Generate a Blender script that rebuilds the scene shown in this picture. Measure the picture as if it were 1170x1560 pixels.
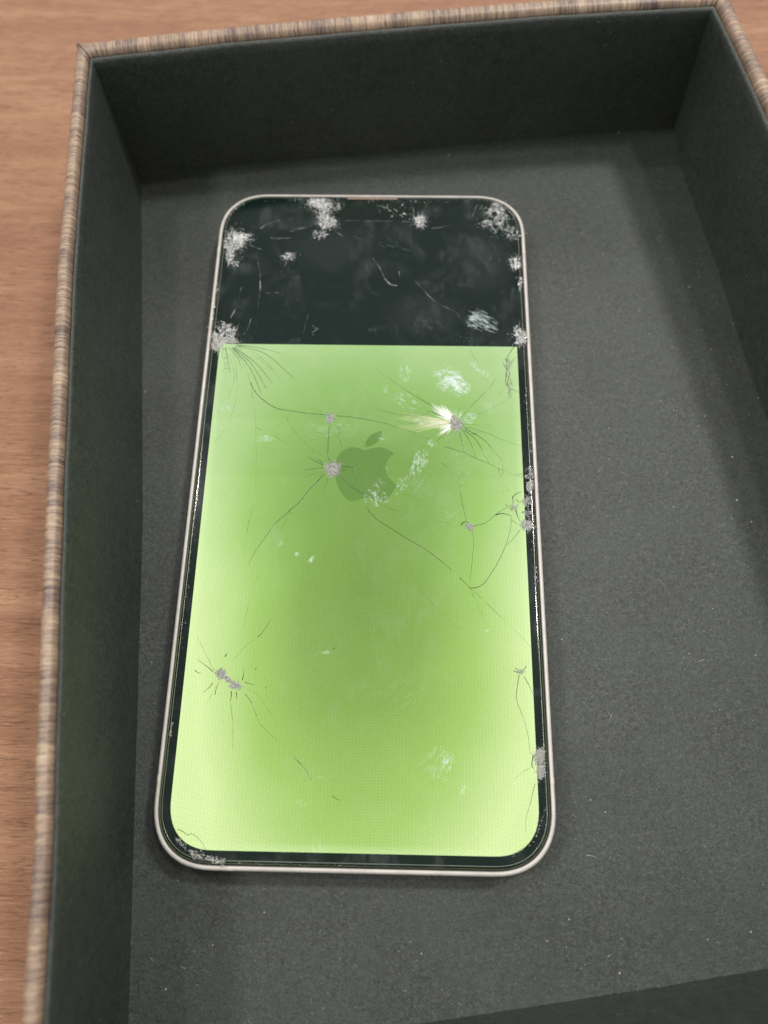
import bpy, math, random
from mathutils import Vector, Matrix, noise
R = math.radians
S = bpy.context.scene
for o in list(bpy.data.objects): bpy.data.objects.remove(o)

# ---------------------------------------------------------------- camera (1 unit = 1 cm)
CAM = (0.6803, -5.7525, 14.8845)
ROT = (0.3424559, 0.0112430, 0.0190122)
F = 1135.0                                  # focal length in pixels of the 1170 x 1560 photograph
cd = bpy.data.cameras.new('camera'); cam = bpy.data.objects.new('camera', cd); S.collection.objects.link(cam)
cam.location = CAM; cam.rotation_euler = ROT
cd.sensor_fit = 'VERTICAL'; cd.sensor_height = 700.0; cd.sensor_width = 525.0; cd.lens = 700.0 * F / 1560.0
cd.clip_start = 0.5; cd.clip_end = 2000
cd.dof.use_dof = True; cd.dof.focus_distance = 14.3; cd.dof.aperture_fstop = 2.4
S.camera = cam
S.render.resolution_x = 768; S.render.resolution_y = 1024
S.view_settings.view_transform = 'Standard'; S.view_settings.look = 'None'
S.view_settings.exposure = 0.0; S.view_settings.gamma = 1.0

# ---------------------------------------------------------------- room light
w = bpy.data.worlds.new('World'); S.world = w; w.use_nodes = True
bg = w.node_tree.nodes['Background']; bg.inputs[0].default_value = (1.0, 0.975, 0.96, 1); bg.inputs[1].default_value = 0.56

def lamp(name, d, dist, size, size_y, ep, col):
    """ceiling lamp in direction d from the phone; ep = irradiance / pi it gives"""
    v = Vector(d).normalized() * dist
    l = bpy.data.lights.new(name, 'AREA'); l.shape = 'RECTANGLE'; l.size = size; l.size_y = size_y
    l.energy = ep * math.pi * math.pi * dist * dist; l.color = col
    o = bpy.data.objects.new(name, l); S.collection.objects.link(o)
    o.location = v; o.rotation_euler = (-v).to_track_quat('-Z', 'Y').to_euler()
    return o
lamp('ceiling_lamp', (-0.38, 0.40, 1), 190, 10, 10, 0.14, (1, .95, .90))
lamp('ceiling_lamp', (0.30, 0.20, 1), 190, 10, 10, 0.17, (1, .97, .93))
lamp('ceiling_lamp', (0.48, 0.40, 1), 190, 18, 18, 0.50, (1, .97, .93))
lamp('ceiling_lamp', (-0.62, 0.03, 1), 190, 20, 20, 0.34, (1, .96, .92))
lamp('ceiling_lamp', (0.05, 1.45, 1), 110, 70, 26, 0.20, (1, .96, .93))

# ---------------------------------------------------------------- helpers
M3 = Matrix.Rotation(ROT[2], 3, 'Z') @ Matrix.Rotation(ROT[1], 3, 'Y') @ Matrix.Rotation(ROT[0], 3, 'X')
def at(px, py, z):
    """the point of the plane z (cm) that was traced at a pixel of the photograph"""
    d = M3 @ Vector(((px - 585) / F, -(py - 780) / F, -1.0))
    t = (z - CAM[2]) / d.z
    return Vector(CAM) + d * t

def empty(name, loc, label, cat):
    o = bpy.data.objects.new(name, None); S.collection.objects.link(o); o.location = loc
    o['label'] = label; o['category'] = cat; o.empty_display_size = 1
    return o
def obj(name, verts, faces, mat, parent=None, smooth=False, uv=None):
    me = bpy.data.meshes.new(name); me.from_pydata([tuple(v) for v in verts], [], faces); me.update()
    if uv:
        l = me.uv_layers.new(name='UVMap')
        for lp in me.loops: l.data[lp.index].uv = uv[lp.vertex_index]
    if smooth: me.polygons.foreach_set('use_smooth', [True] * len(me.polygons))
    me.materials.append(mat)
    o = bpy.data.objects.new(name, me); S.collection.objects.link(o)
    if parent:
        o.parent = parent; o.matrix_parent_inverse = Matrix.Translation(-Vector(parent.location))
    return o

class NT:
    def __init__(s, name):
        s.m = bpy.data.materials.new(name); s.m.use_nodes = True; s.t = s.m.node_tree
        s.b = s.t.nodes['Principled BSDF']; s.out = s.t.nodes['Material Output']
    def n(s, typ, **k):
        x = s.t.nodes.new(typ)
        for a, v in k.items(): setattr(x, a, v)
        return x
    def l(s, a, b): s.t.links.new(a, b)
    def coord(s, scale=(1, 1, 1), kind='Object', rot=(0, 0, 0)):
        tc = s.n('ShaderNodeTexCoord'); mp = s.n('ShaderNodeMapping'); s.l(tc.outputs[kind], mp.inputs[0])
        mp.inputs['Scale'].default_value = scale; mp.inputs['Rotation'].default_value = rot
        return mp.outputs[0]
    def noise(s, vec, scale, detail=4, rough=.55, dist=0):
        x = s.n('ShaderNodeTexNoise'); s.l(vec, x.inputs['Vector']); x.inputs['Scale'].default_value = scale
        x.inputs['Detail'].default_value = detail; x.inputs['Roughness'].default_value = rough; x.inputs['Distortion'].default_value = dist
        return x.outputs['Fac']
    def ramp(s, fac, stops):
        x = s.n('ShaderNodeValToRGB'); s.l(fac, x.inputs[0]); e = x.color_ramp.elements
        while len(e) < len(stops): e.new(.5)
        for i, (p, c) in enumerate(stops):
            e[i].position = p; e[i].color = (c, c, c, 1) if isinstance(c, (int, float)) else (*c, 1)
        return x.outputs[0]
    def math(s, op, a, b=None, c=None):
        x = s.n('ShaderNodeMath', operation=op)
        for i, v in enumerate((a, b, c)):
            if v is None: continue
            if isinstance(v, (int, float)): x.inputs[i].default_value = v
            else: s.l(v, x.inputs[i])
        return x.outputs[0]
    def mix(s, fac, a, b, mode='MIX'):
        x = s.n('ShaderNodeMix', data_type='RGBA', blend_type=mode)
        for i, v in ((0, fac), (6, a), (7, b)):
            if isinstance(v, (int, float)): x.inputs[i].default_value = v
            elif isinstance(v, tuple): x.inputs[i].default_value = (*v, 1)
            else: s.l(v, x.inputs[i])
        return x.outputs[2]
    def bump(s, h, strength, dist=.02):
        x = s.n('ShaderNodeBump'); x.inputs['Strength'].default_value = strength; x.inputs['Distance'].default_value = dist
        s.l(h, x.inputs['Height']); s.l(x.outputs[0], s.b.inputs['Normal'])
    def set(s, **k):
        for a, v in k.items():
            a = a.replace('_', ' ')
            i = s.b.inputs[a]
            if hasattr(v, 'is_linked'): s.l(v, i)
            elif isinstance(v, tuple): i.default_value = (*v, 1)
            else: i.default_value = v

# ---------------------------------------------------------------- materials
def m_table():
    t = NT('wood_laminate')
    v = t.coord((.10, 1.0, 1.0), rot=(0, 0, R(-4)))
    v2 = t.coord((.8, 7.0, 1.0), rot=(0, 0, R(-4)))
    a = t.noise(v, 1.5, 6, .6, .8)
    b = t.noise(v, 9, 6, .7, .5)
    p = t.noise(v2, 3.4, 5, .7, .5)
    c = t.ramp(a, [(.28, (.225, .106, .054)), (.5, (.325, .165, .087)), (.72, (.43, .236, .136))])
    c = t.mix(t.ramp(b, [(.35, .0), (.65, .55)]), c, (.24, .110, .062))
    pores = t.ramp(p, [(.34, 1.0), (.46, 0.0)])
    c = t.mix(t.math('MULTIPLY', pores, .75), c, (.115, .047, .028))
    c = t.mix(t.ramp(p, [(.58, .0), (.68, .4)]), c, (.56, .34, .22))
    t.set(Base_Color=c, Roughness=.38, Specular_IOR_Level=.35)
    t.bump(t.math('ADD', p, t.math('MULTIPLY', b, .3)), .9, .04)
    return t.m
def m_liner():
    t = NT('black_board_lining')
    v = t.coord()
    vs = t.coord((1, 1, .35))
    big = t.noise(v, .55, 3, .5)
    blot = t.noise(v, 5.5, 4, .6)
    fib = t.noise(v, 26, 5, .75, 1.2)
    mid = t.noise(v, 12, 4, .7, .6)
    wear = t.ramp(t.noise(v, .8, 5, .65, .5), [(.40, .35), (.62, 1.)])
    scuff = t.noise(t.coord((.5, 3.0, 1), rot=(0, 0, R(12))), 1.3, 5, .7, 1.)
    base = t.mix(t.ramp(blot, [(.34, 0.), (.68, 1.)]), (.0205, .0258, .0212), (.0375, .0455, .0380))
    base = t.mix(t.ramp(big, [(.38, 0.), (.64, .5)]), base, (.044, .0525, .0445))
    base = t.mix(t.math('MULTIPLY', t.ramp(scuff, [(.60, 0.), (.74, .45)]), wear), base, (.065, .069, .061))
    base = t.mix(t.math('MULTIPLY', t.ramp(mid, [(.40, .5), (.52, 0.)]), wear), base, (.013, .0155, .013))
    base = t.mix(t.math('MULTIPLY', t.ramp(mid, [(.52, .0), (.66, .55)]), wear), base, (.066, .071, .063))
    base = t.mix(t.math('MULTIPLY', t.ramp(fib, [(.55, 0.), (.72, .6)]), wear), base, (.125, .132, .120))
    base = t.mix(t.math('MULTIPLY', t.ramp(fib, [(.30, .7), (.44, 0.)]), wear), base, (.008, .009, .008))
    vo = t.n('ShaderNodeTexVoronoi'); t.l(v, vo.inputs['Vector']); vo.inputs['Scale'].default_value = 3.2
    sp = t.ramp(vo.outputs['Distance'], [(.035, 1.), (.06, 0.)])
    sel = t.n('ShaderNodeSeparateColor'); t.l(vo.outputs['Color'], sel.inputs[0])
    sp = t.math('MULTIPLY', sp, t.math('GREATER_THAN', sel.outputs[0], .72))
    base = t.mix(sp, base, (.26, .26, .24))
    t.set(Base_Color=base, Roughness=t.ramp(mid, [(.3, .56), (.7, .44)]), Specular_IOR_Level=t.ramp(fib, [(.35, .35), (.65, .80)]))
    t.bump(t.math('ADD', fib, t.math('MULTIPLY', mid, .8)), .7, .017)
    return t.m
def m_wrap():
    t = NT('wood_stripe_paper')
    v = t.coord((1, .045, 1), 'UV')
    a = t.noise(v, 1.1, 3, .6); b = t.noise(v, 19, 4, .75); c_ = t.noise(t.coord((1, .10, 1), 'UV'), 55, 3, .8)
    x = t.math('ADD', t.math('MULTIPLY', a, .45), t.math('ADD', t.math('MULTIPLY', b, .62), t.math('MULTIPLY', c_, .45)))
    c = t.ramp(x, [(.60, (.050, .030, .027)), (.67, (.12, .080, .068)), (.75, (.225, .155, .108)), (.85, (.37, .265, .170)), (.95, (.50, .39, .29))])
    t.set(Base_Color=c, Roughness=.42, Specular_IOR_Level=.6)
    weave = t.noise(t.coord((1, 3.2, 1), 'UV'), 22, 2, .5)
    t.bump(t.math('ADD', c_, weave), .35, .01)
    return t.m
def m_simple(name, col, rough=.5, metal=0., spec=.5, nz=None):
    t = NT(name); t.set(Base_Color=col, Roughness=rough, Metallic=metal, Specular_IOR_Level=spec)
    if nz:
        v = t.coord(); f = t.noise(v, nz[0], 4, .65)
        lo = tuple(x * nz[1] for x in col); hi = tuple(min(1, x * nz[2]) for x in col)
        t.set(Base_Color=t.ramp(f, [(.35, lo), (.65, hi)])); t.bump(f, .15, .004)
    return t.m
def m_frame():
    t = NT('starlight_aluminium'); v = t.coord()
    f = t.noise(v, 3, 5, .7); g = t.noise(v, 60, 2, .6)
    c = t.ramp(f, [(.35, (.50, .475, .435)), (.65, (.60, .57, .53))])
    c = t.mix(t.ramp(g, [(.26, .6), (.34, 0.)]), c, (.34, .30, .28))
    t.set(Base_Color=c, Roughness=t.ramp(g, [(.3, .58), (.7, .46)]), Metallic=.05, Specular_IOR_Level=.4)
    t.bump(g, .12, .003)
    return t.m
DX, DYB, DYT = 3.26, -7.005, 7.03        # display: half width, bottom and top (cm, phone centre = origin)
def m_display():
    """the lit part of the panel: green picture, paler and brighter towards its rim, a fine pixel moire"""
    t = NT('lit_green_display')
    tc = t.n('ShaderNodeTexCoord'); sp = t.n('ShaderNodeSeparateXYZ'); t.l(tc.outputs['Object'], sp.inputs[0])
    x, y = sp.outputs[0], sp.outputs[1]
    # distance from the dim pool in the lower middle
    dx = t.math('DIVIDE', t.math('SUBTRACT', x, .15), 3.5); yy = t.math('SUBTRACT', y, -2.2); dy = t.math('DIVIDE', t.math('MAXIMUM', yy, t.math('MULTIPLY', yy, -1.0)), 7.4)
    up = t.n('ShaderNodeMapRange'); t.l(y, up.inputs[0]); up.inputs[1].default_value = -2.0; up.inputs[2].default_value = 3.0
    dx = t.math('MULTIPLY', dx, t.math('SUBTRACT', 1.0, t.math('MULTIPLY', up.outputs[0], .45)))
    r = t.math('SQRT', t.math('ADD', t.math('MULTIPLY', dx, dx), t.math('MULTIPLY', dy, dy)))
    r = t.math('ADD', r, t.math('MULTIPLY', t.math('SUBTRACT', t.noise(tc.outputs['Object'], .35, 2), .5), .25))
    c = t.ramp(r, [(0., (.195, .352, .070)), (.35, (.245, .445, .098)), (.62, (.375, .640, .165)), (.93, (.70, .94, .44))])
    top = t.n('ShaderNodeMapRange'); t.l(y, top.inputs[0]); top.inputs[1].default_value = -3.; top.inputs[2].default_value = 3.2
    c = t.mix(top.outputs[0], c, (.95, .97, 1.06), 'MULTIPLY')
    wm = t.n('ShaderNodeMapRange'); t.l(y, wm.inputs[0]); wm.inputs[1].default_value = 1.; wm.inputs[2].default_value = -4.
    c = t.mix(wm.outputs[0], c, (1.07, 1.01, .94), 'MULTIPLY')
    # thin overbright rim line of the panel
    edge = t.math('MAXIMUM', t.math('SUBTRACT', t.math('ABSOLUTE', x), DX - .10), t.math('SUBTRACT', DYB + .10, y))
    er = t.n('ShaderNodeMapRange'); t.l(edge, er.inputs[0]); er.inputs[1].default_value = -.05; er.inputs[2].default_value = .10
    c = t.mix(t.math('MULTIPLY', er.outputs[0], .45), c, (.78, 1.0, .50))
    # faint scan bands
    for y0, k in ((1.35, .93), (2.9, 1.04), (.05, .92)):
        g = t.n('ShaderNodeMapRange'); t.l(y, g.inputs[0]); g.inputs[1].default_value = y0 - .03; g.inputs[2].default_value = y0 + .03
        c = t.mix(t.math('MULTIPLY', g.outputs[0], .55), c, (k, k, k), 'MULTIPLY')
    # moire dots
    m1 = t.n('ShaderNodeTexWave', wave_type='RINGS', rings_direction='SPHERICAL'); mp = t.n('ShaderNodeMapping'); t.l(tc.outputs['Object'], mp.inputs[0])
    mp.inputs['Location'].default_value = (-.4, 9.5, 0); t.l(mp.outputs[0], m1.inputs[0]); m1.inputs['Scale'].default_value = 6.1
    m2 = t.n('ShaderNodeTexWave', wave_type='BANDS', bands_direction='X'); m2.inputs['Scale'].default_value = 5.2; m2.inputs['Distortion'].default_value = 1.5; m2.inputs['Detail Scale'].default_value = .4
    t.l(tc.outputs['Object'], m2.inputs[0])
    low = t.n('ShaderNodeMapRange'); t.l(y, low.inputs[0]); low.inputs[1].default_value = 1.0; low.inputs[2].default_value = -2.0
    mo = t.math('MULTIPLY', t.math('MULTIPLY', m1.outputs['Fac'], m2.outputs['Fac']), low.outputs[0])
    fine = t.noise(tc.outputs['Object'], 45, 2, .5)
    k = t.math('ADD', .965, t.math('ADD', t.math('MULTIPLY', mo, .13), t.math('MULTIPLY', t.math('SUBTRACT', fine, .5), .22)))
    cc = t.n('ShaderNodeCombineColor'); [t.l(k, cc.inputs[i]) for i in range(3)]
    c = t.mix(1.0, c, cc.outputs[0], 'MULTIPLY')
    em = t.n('ShaderNodeEmission'); t.l(c, em.inputs[0]); em.inputs[1].default_value = 1.0
    t.l(em.outputs[0], t.out.inputs[0])
    return t.m
def m_logo():
    t = NT('logo_green_picture')
    v = t.coord(); fine = t.noise(v, 45, 2, .5)
    c = t.ramp(fine, [(.3, (.150, .292, .060)), (.7, (.168, .322, .070))])
    em = t.n('ShaderNodeEmission'); t.l(c, em.inputs[0]); t.l(em.outputs[0], t.out.inputs[0])
    return t.m
def m_glass():
    """clear cover glass: see-through with a Fresnel reflection, greasy smudges veil it here and there"""
    t = NT('cover_glass')
    v = t.coord()
    tr = t.n('ShaderNodeBsdfTransparent'); gl = t.n('ShaderNodeBsdfGlossy'); gl.inputs['Roughness'].default_value = .085
    fr = t.n('ShaderNodeFresnel'); fr.inputs[0].default_value = 1.45
    mx = t.n('ShaderNodeMixShader'); t.l(fr.outputs[0], mx.inputs[0]); t.l(tr.outputs[0], mx.inputs[1]); t.l(gl.outputs[0], mx.inputs[2])
    df = t.n('ShaderNodeBsdfDiffuse'); df.inputs[0].default_value = (.55, .60, .62, 1)
    a = t.noise(v, .9, 5, .6, 1.2); b = t.noise(t.coord((1, .5, 1), rot=(0, 0, R(35))), 3.5, 5, .6, 1.0)
    patch = t.ramp(a, [(.48, 0.), (.66, 1.)])
    s_ = t.math('MULTIPLY', patch, t.math('MULTIPLY', t.ramp(b, [(.38, .05), (.70, 1.)]), .06))
    # thumb prints: curved ridges within an oval
    for cx, cy, rx, ry, ox, oy in ((1.25, 3.95, .9, .62, 2.6, 1.0), (2.55, 5.35, .75, .95, .2, 3.2), (-.9, 5.7, 1.0, .6, -2.4, 3.6), (-.7, -3.4, .9, 1.1, 2.0, -5.5)):
        wv = t.n('ShaderNodeTexWave', wave_type='RINGS', rings_direction='SPHERICAL'); mp = t.n('ShaderNodeMapping'); t.l(v, mp.inputs[0])
        mp.inputs['Location'].default_value = (-ox, -oy, 0); t.l(mp.outputs[0], wv.inputs[0]); wv.inputs['Scale'].default_value = 4.4; wv.inputs['Distortion'].default_value = .35; wv.inputs['Detail'].default_value = 1; wv.inputs['Detail Scale'].default_value = .6
        m3 = t.n('ShaderNodeMapping'); t.l(v, m3.inputs[0]); m3.inputs['Location'].default_value = (-cx / rx, -cy / ry, 0); m3.inputs['Scale'].default_value = (1 / rx, 1 / ry, 0)
        ln = t.n('ShaderNodeVectorMath', operation='LENGTH'); t.l(m3.outputs[0], ln.inputs[0])
        fo = t.math('ADD', ln.outputs['Value'], t.math('MULTIPLY', t.math('SUBTRACT', a, .5), 2.2))
        s_ = t.math('ADD', s_, t.math('MULTIPLY', t.ramp(fo, [(.45, 1.), (1., 0.)]), t.math('ADD', .006, t.math('MULTIPLY', wv.outputs['Fac'], .015))))
    s_ = t.math('ADD', s_, .0015)
    m2 = t.n('ShaderNodeMixShader'); t.l(s_, m2.inputs[0]); t.l(mx.outputs[0], m2.inputs[1]); t.l(df.outputs[0], m2.inputs[2])
    t.l(m2.outputs[0], t.out.inputs[0])
    return t.m
def m_thin(name, col, rough, alpha, gloss=.25, vary=.35, film=False):
    """broken or greasy film and painted glints: partly clear, colour differs from flake to flake"""
    t = NT(name)
    g = t.n('ShaderNodeNewGeometry')
    rnd = g.outputs['Random Per Island']
    lo = tuple(c * (1 - vary) for c in col); hi = tuple(min(1, c * (1 + vary)) for c in col)
    c = t.ramp(rnd, [(0., lo), (1., hi)])
    t.set(Base_Color=c, Roughness=rough, Specular_IOR_Level=gloss * 2)
    if name in ('pale_crack', 'faint_crack'):
        br = t.ramp(t.noise(t.coord(), 5.5, 3, .6), [(.40, .12), (.60, 1.)]); alpha_k = br
    else: alpha_k = None
    if film:
        t.b.inputs['Thin Film Thickness'].default_value = 420; t.b.inputs['Thin Film IOR'].default_value = 1.9
    if alpha < 1:
        al = t.math('MULTIPLY', t.math('ADD', .6, t.math('MULTIPLY', rnd, .8)), alpha)
        t.set(Alpha=t.math('MULTIPLY', al, alpha_k) if alpha_k else al)
    return t.m

MT = dict(table=m_table(), liner=m_liner(), wrap=m_wrap(), frame=m_frame(), display=m_display(), logo=m_logo(), glass=m_glass(),
    off=m_simple('unlit_display', (.0045, .0145, .0125), .6, 0, 0.), ink=m_simple('black_bezel_ink', (.003, .012, .008), .6, 0, 0.),
    gasket=m_simple('black_gasket', (.012, .013, .012), .45), fold=m_simple('dark_paper_seam', (.10, .07, .055), .7), board=m_simple('grey_board', (.07, .065, .06), .8),
    back=m_simple('back_glass', (.70, .66, .60), .2), band=m_simple('antenna_plastic', (.60, .55, .49), .5, 0, .4),
    mesh=m_simple('speaker_mesh', (.30, .22, .17), .5, .3, .5, (60, .4, 1.4)),
    crackd=m_thin('dark_crack', (.012, .026, .012), .5, .9, .12, .3), crackf=m_thin('faint_crack', (.03, .065, .02), .6, .55, .1, .3),
    crackp=m_thin('pale_crack', (.46, .49, .49), .3, .42, .6, .5), crackg=m_thin('crack_glint', (.70, .82, .62), .3, .30, .8, .4),
    crush=m_thin('crushed_glass_grey', (.275, .285, .255), .35, 1, .4, .4), crushw=m_thin('crushed_glass_white', (.66, .67, .65), .3, .85, .6, .35), edge=m_thin('rim_glint_line', (.30, .36, .29), .2, .6, .8, .1),  # last one: bevel reflection put into a pale line colour
    smear_glint=m_thin('grease_smear_glint', (.76, .93, 1.0), .25, .78, .9, .25), smear_glintf=m_thin('faint_grease_smear_glint', (.64, .80, .66), .3, .32, .8, .25),  # grease whose bluish white also holds the lamp glints
    cream=m_thin('cream_glare_ray', (1., .99, .95), .25, .55, .6, .03), amber=m_thin('amber_glare_ray', (1., .84, .60), .25, .16, .6, .1),  # colours of the painted glare by the impact
    prism=m_thin('iridescent_flake', (.60, .62, .68), .25, .60, 1, .5, True),
    dust=m_simple('pale_dust', (.42, .42, .39), .8))

# ---------------------------------------------------------------- table
tv, tf = [], []
n = 2
tv = [(-60, -30, -.45), (60, -30, -.45), (60, 60, -.45), (-60, 60, -.45), (-60, -30, -3), (60, -30, -3), (60, 60, -3), (-60, 60, -3)]
tf = [(0, 1, 2, 3), (7, 6, 5, 4), (0, 4, 5, 1), (1, 5, 6, 2), (2, 6, 7, 3), (3, 7, 4, 0)]
tb = obj('table_top', tv, tf, MT['table']); tb['kind'] = 'structure'
tb['label'] = 'orange brown wood grain table top under the box'

# ---------------------------------------------------------------- the box lid
box = empty('open_box', (1.5, 0, -.44), 'open box with black lining and striped wood-look paper rim holding the phone', 'box')
H = 3.3
# corners: back left, back right, front right, front left ; polylines of the floor edge and of the rim's inner edge
def lerp(a, b, t): return a + (b - a) * t
def resample(pts, n):
    pts = [Vector(p) for p in pts]; d = [0]
    for a, b in zip(pts, pts[1:]): d.append(d[-1] + (b - a).length)
    out = []
    for i in range(n + 1):
        s = d[-1] * i / n; k = 0
        while k < len(d) - 2 and d[k + 1] < s: k += 1
        out.append(pts[k].lerp(pts[k + 1], (s - d[k]) / max(1e-9, d[k + 1] - d[k])))
    return out
A2 = lambda px, py, z: tuple(at(px, py, z)[:2])
fBL, fBR = A2(215, 265, 0), A2(1024, 190, 0)
fFL, fFR = (-3.72, -10.45), (9.95, -8.30)
rBL, rBR = A2(139, 88, H), A2(1086, 9, H)
rFL, rFR = (-3.74, -10.35), (10.6, -8.2)
sides = {
 'back': ([fBL, A2(600, 232, 0), fBR], [rBL, A2(350, 64, H), A2(600, 42, H), A2(850, 22, H), rBR], (-.10, .995), 1.18),
 'right': ([fBR, (7.74, 8.84), (8.24, 5.89), (8.43, 4.45), (8.63, 2.88), (8.82, 1.9), fFR], [rBR, (7.72, 8.55), A2(1165, 175, H), (8.9, 2.5), rFR], (.99, .14), 1.0),
 'front': ([fFR, A2(1060, 1495, 0), A2(840, 1530, 0), fFL], [rFR, (3, -9.5), rFL], (.16, -.987), 1.0),
 'left': ([fFL, A2(217, 800, 0), fBL], [rFL, A2(85, 1300, H), A2(88, 1160, H), A2(98, 800, H), A2(114, 400, H), rBL], (-.992, -.125), .80)}
order = ['back', 'right', 'front', 'left']
lin_prof = [(-.010, -.004), (-.004, .002), (.0, .006), (.0, .5), (.0, .9), (.012, .955), (.045, .975), (.085, .973), (.11, .955), (.115, .90)]       # (outward, fraction of height)
wrap_prof = [(.125, .90), (.128, .955), (.15, .985), (.20, 1.0), (.28, 1.006), (.36, 1.0), (.43, .985), (.49, .955), (.525, .91), (.54, .84), (.54, .4), (.54, -.13)]
nn = 40
for i, s in enumerate(order):
    fl, rm, nrm, sc = sides[s]
    fl, rm = resample(fl, nn), resample(rm, nn)
    pn, ps = Vector(sides[order[i - 1]][2]), sides[order[i - 1]][3]
    qn, qs = Vector(sides[order[(i + 1) % 4]][2]), sides[order[(i + 1) % 4]][3]
    nv = Vector(nrm)
    def build(name, prof, mat, seed):
        vs, uv, fs = [], [], []; m = len(prof); L = 0
        acc = []
        for j in range(nn + 1):
            off = nv * sc
            if j == 0: off = off + pn * ps
            if j == nn: off = off + qn * qs
            if j: L += (rm[j] - rm[j - 1]).length
            wob = .012 * noise.noise(Vector((L * .9, seed, 0)))
            p = 0
            for k, (d, h) in enumerate(prof):
                base = fl[j].lerp(rm[j], min(1, max(0, h)))
                q = base + off * (d + (wob if 0 < k < m - 1 else 0))
                if k: p += math.hypot(d - prof[k - 1][0], (h - prof[k - 1][1]) * H)
                vs.append((q.x, q.y, H * h + (.6 * wob if h > .5 else 0))); uv.append((L + seed * 7.3, p))
        for j in range(nn):
            for k in range(m - 1):
                a = j * m + k; fs.append((a, a + m, a + m + 1, a + 1))
        return obj(name, vs, fs, mat, box, True, uv)
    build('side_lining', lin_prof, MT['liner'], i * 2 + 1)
    build('side_wall', wrap_prof, MT['wrap'], i * 2 + 2)
for i, s_ in enumerate(order[:2]):            # the dark mitred seam of the wrapping paper at the two far corners
    fl, rm, nrm, sc = sides[s_]; pn, ps = Vector(sides[order[i - 1]][2]), sides[order[i - 1]][3]
    off = Vector(nrm) * sc + pn * ps; tang = Vector((-off.y, off.x)).normalized()
    vs, fs = [], []
    P = Vector(rm[0]) if len(rm[0]) == 2 else Vector(rm[0][:2])
    for k, (d, h) in enumerate(wrap_prof[1:9]):
        q = P + off * d; wd = .012 + .014 * (k % 3 == 1)
        for e, zz in ((-1, .004), (.2, .016), (1, .003)): vs.append((q.x + tang.x * wd * e, q.y + tang.y * wd * e, H * h + zz))
    for k in range(7):
        for e in (0, 1): fs.append((k * 3 + e, k * 3 + e + 1, k * 3 + e + 4, k * 3 + e + 3))
    obj('paper_fold', vs, fs, MT['fold'], box)
# floor lining: a grid with slight waviness of the board, tucked under the walls
loop = []
for s in order: loop += resample(sides[s][0], nn)[:-1]
c0 = sum(loop, Vector((0, 0))) / len(loop)
vs, fs = [], []
K = 14
for k in range(K + 1):
    for p in loop:
        q = c0 + (p - c0) * (1.004 * k / K) if k else c0
        z = .0025 * noise.noise(Vector((q.x * .5, q.y * .5, 2))) - .004
        vs.append((q.x, q.y, z))
m = len(loop)
for k in range(K):
    for j in range(m): fs.append((k * m + j, (k + 1) * m + j, (k + 1) * m + (j + 1) % m, k * m + (j + 1) % m))
fs = [f for f in fs]
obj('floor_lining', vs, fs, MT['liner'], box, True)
vs = [(p.x, p.y, -.02) for p in loop] + [(p.x, p.y, -.44) for p in loop]
fs = [tuple(range(m)), tuple(range(2 * m - 1, m - 1, -1))] + [(j, j + m, (j + 1) % m + m, (j + 1) % m) for j in range(m)]
obj('bottom_panel', vs, fs, MT['board'], box)

# ---------------------------------------------------------------- the phone
phone = empty('cracked_phone', (0, 0, 0), 'cracked smartphone with pale frame and glowing green screen lying in the box', 'phone')
PW, PL, PR = 3.575, 7.335, 1.16
def rrect(hw, y0, y1, r, n=14, pw=2.35):
    """rounded rectangle, counter clockwise, superellipse corners"""
    out = []
    for cx, cy, a0 in ((hw - r, y1 - r, 0), (-hw + r, y1 - r, 90), (-hw + r, y0 + r, 180), (hw - r, y0 + r, 270)):
        for i in range(n + 1):
            a = R(a0 + 90 * i / n); c, s = math.cos(a), math.sin(a)
            e = 2 / pw
            out.append(Vector((cx + r * math.copysign(abs(c) ** e, c), cy + r * math.copysign(abs(s) ** e, s))))
    return out
def inset_loop(d, r=None): return rrect(PW - d, -PL + d, PL - d, max(.2, PR - d))
def loft(name, rings, mat, cap0=False, cap1=False, smooth=True, parent=phone):
    vs, fs = [], []; m = len(rings[0][0])
    for lp, z in rings: vs += [(p.x, p.y, z) for p in lp]
    for k in range(len(rings) - 1):
        for j in range(m): fs.append((k * m + j, k * m + (j + 1) % m, (k + 1) * m + (j + 1) % m, (k + 1) * m + j))
    if cap0: fs.append(tuple(range(m - 1, -1, -1)))
    if cap1: fs.append(tuple(range((len(rings) - 1) * m, len(rings) * m)))
    o = obj(name, vs, fs, mat, parent, smooth)
    return o
I = inset_loop
loft('back_panel', [(I(.10), .02), (I(.06), .05), (I(.05), .09)], MT['back'], cap0=True, cap1=True, smooth=False)
loft('frame', [(I(.05), .06), (I(.012), .075), (I(0), .11), (I(0), .630), (I(.005), .660), (I(.016), .686), (I(.034), .706), (I(.056), .714), (I(.076), .709), (I(.085), .695), (I(.086), .60)], MT['frame'])
loft('gasket', [(I(.086), .672), (I(.118), .676), (I(.120), .60)], MT['gasket'])
ZG, ZD = .765, .722
glass = loft('cover_glass', [(I(.122), .60), (I(.122), .728), (I(.128), .747), (I(.142), .759), (I(.168), ZG), (I(.20), ZG)], MT['glass'], cap1=True)
loft('rim_glint', [(I(.171), ZG + .0003), (I(.175), ZG + .0022), (I(.179), ZG + .0003)], MT['edge'])  # pale ring painted as the reflection along the glass bevel
loft('black_border', [(I(.130), .60), (I(.130), .712), (I(.17), .718)], MT['ink'], cap1=True, smooth=False)
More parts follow.
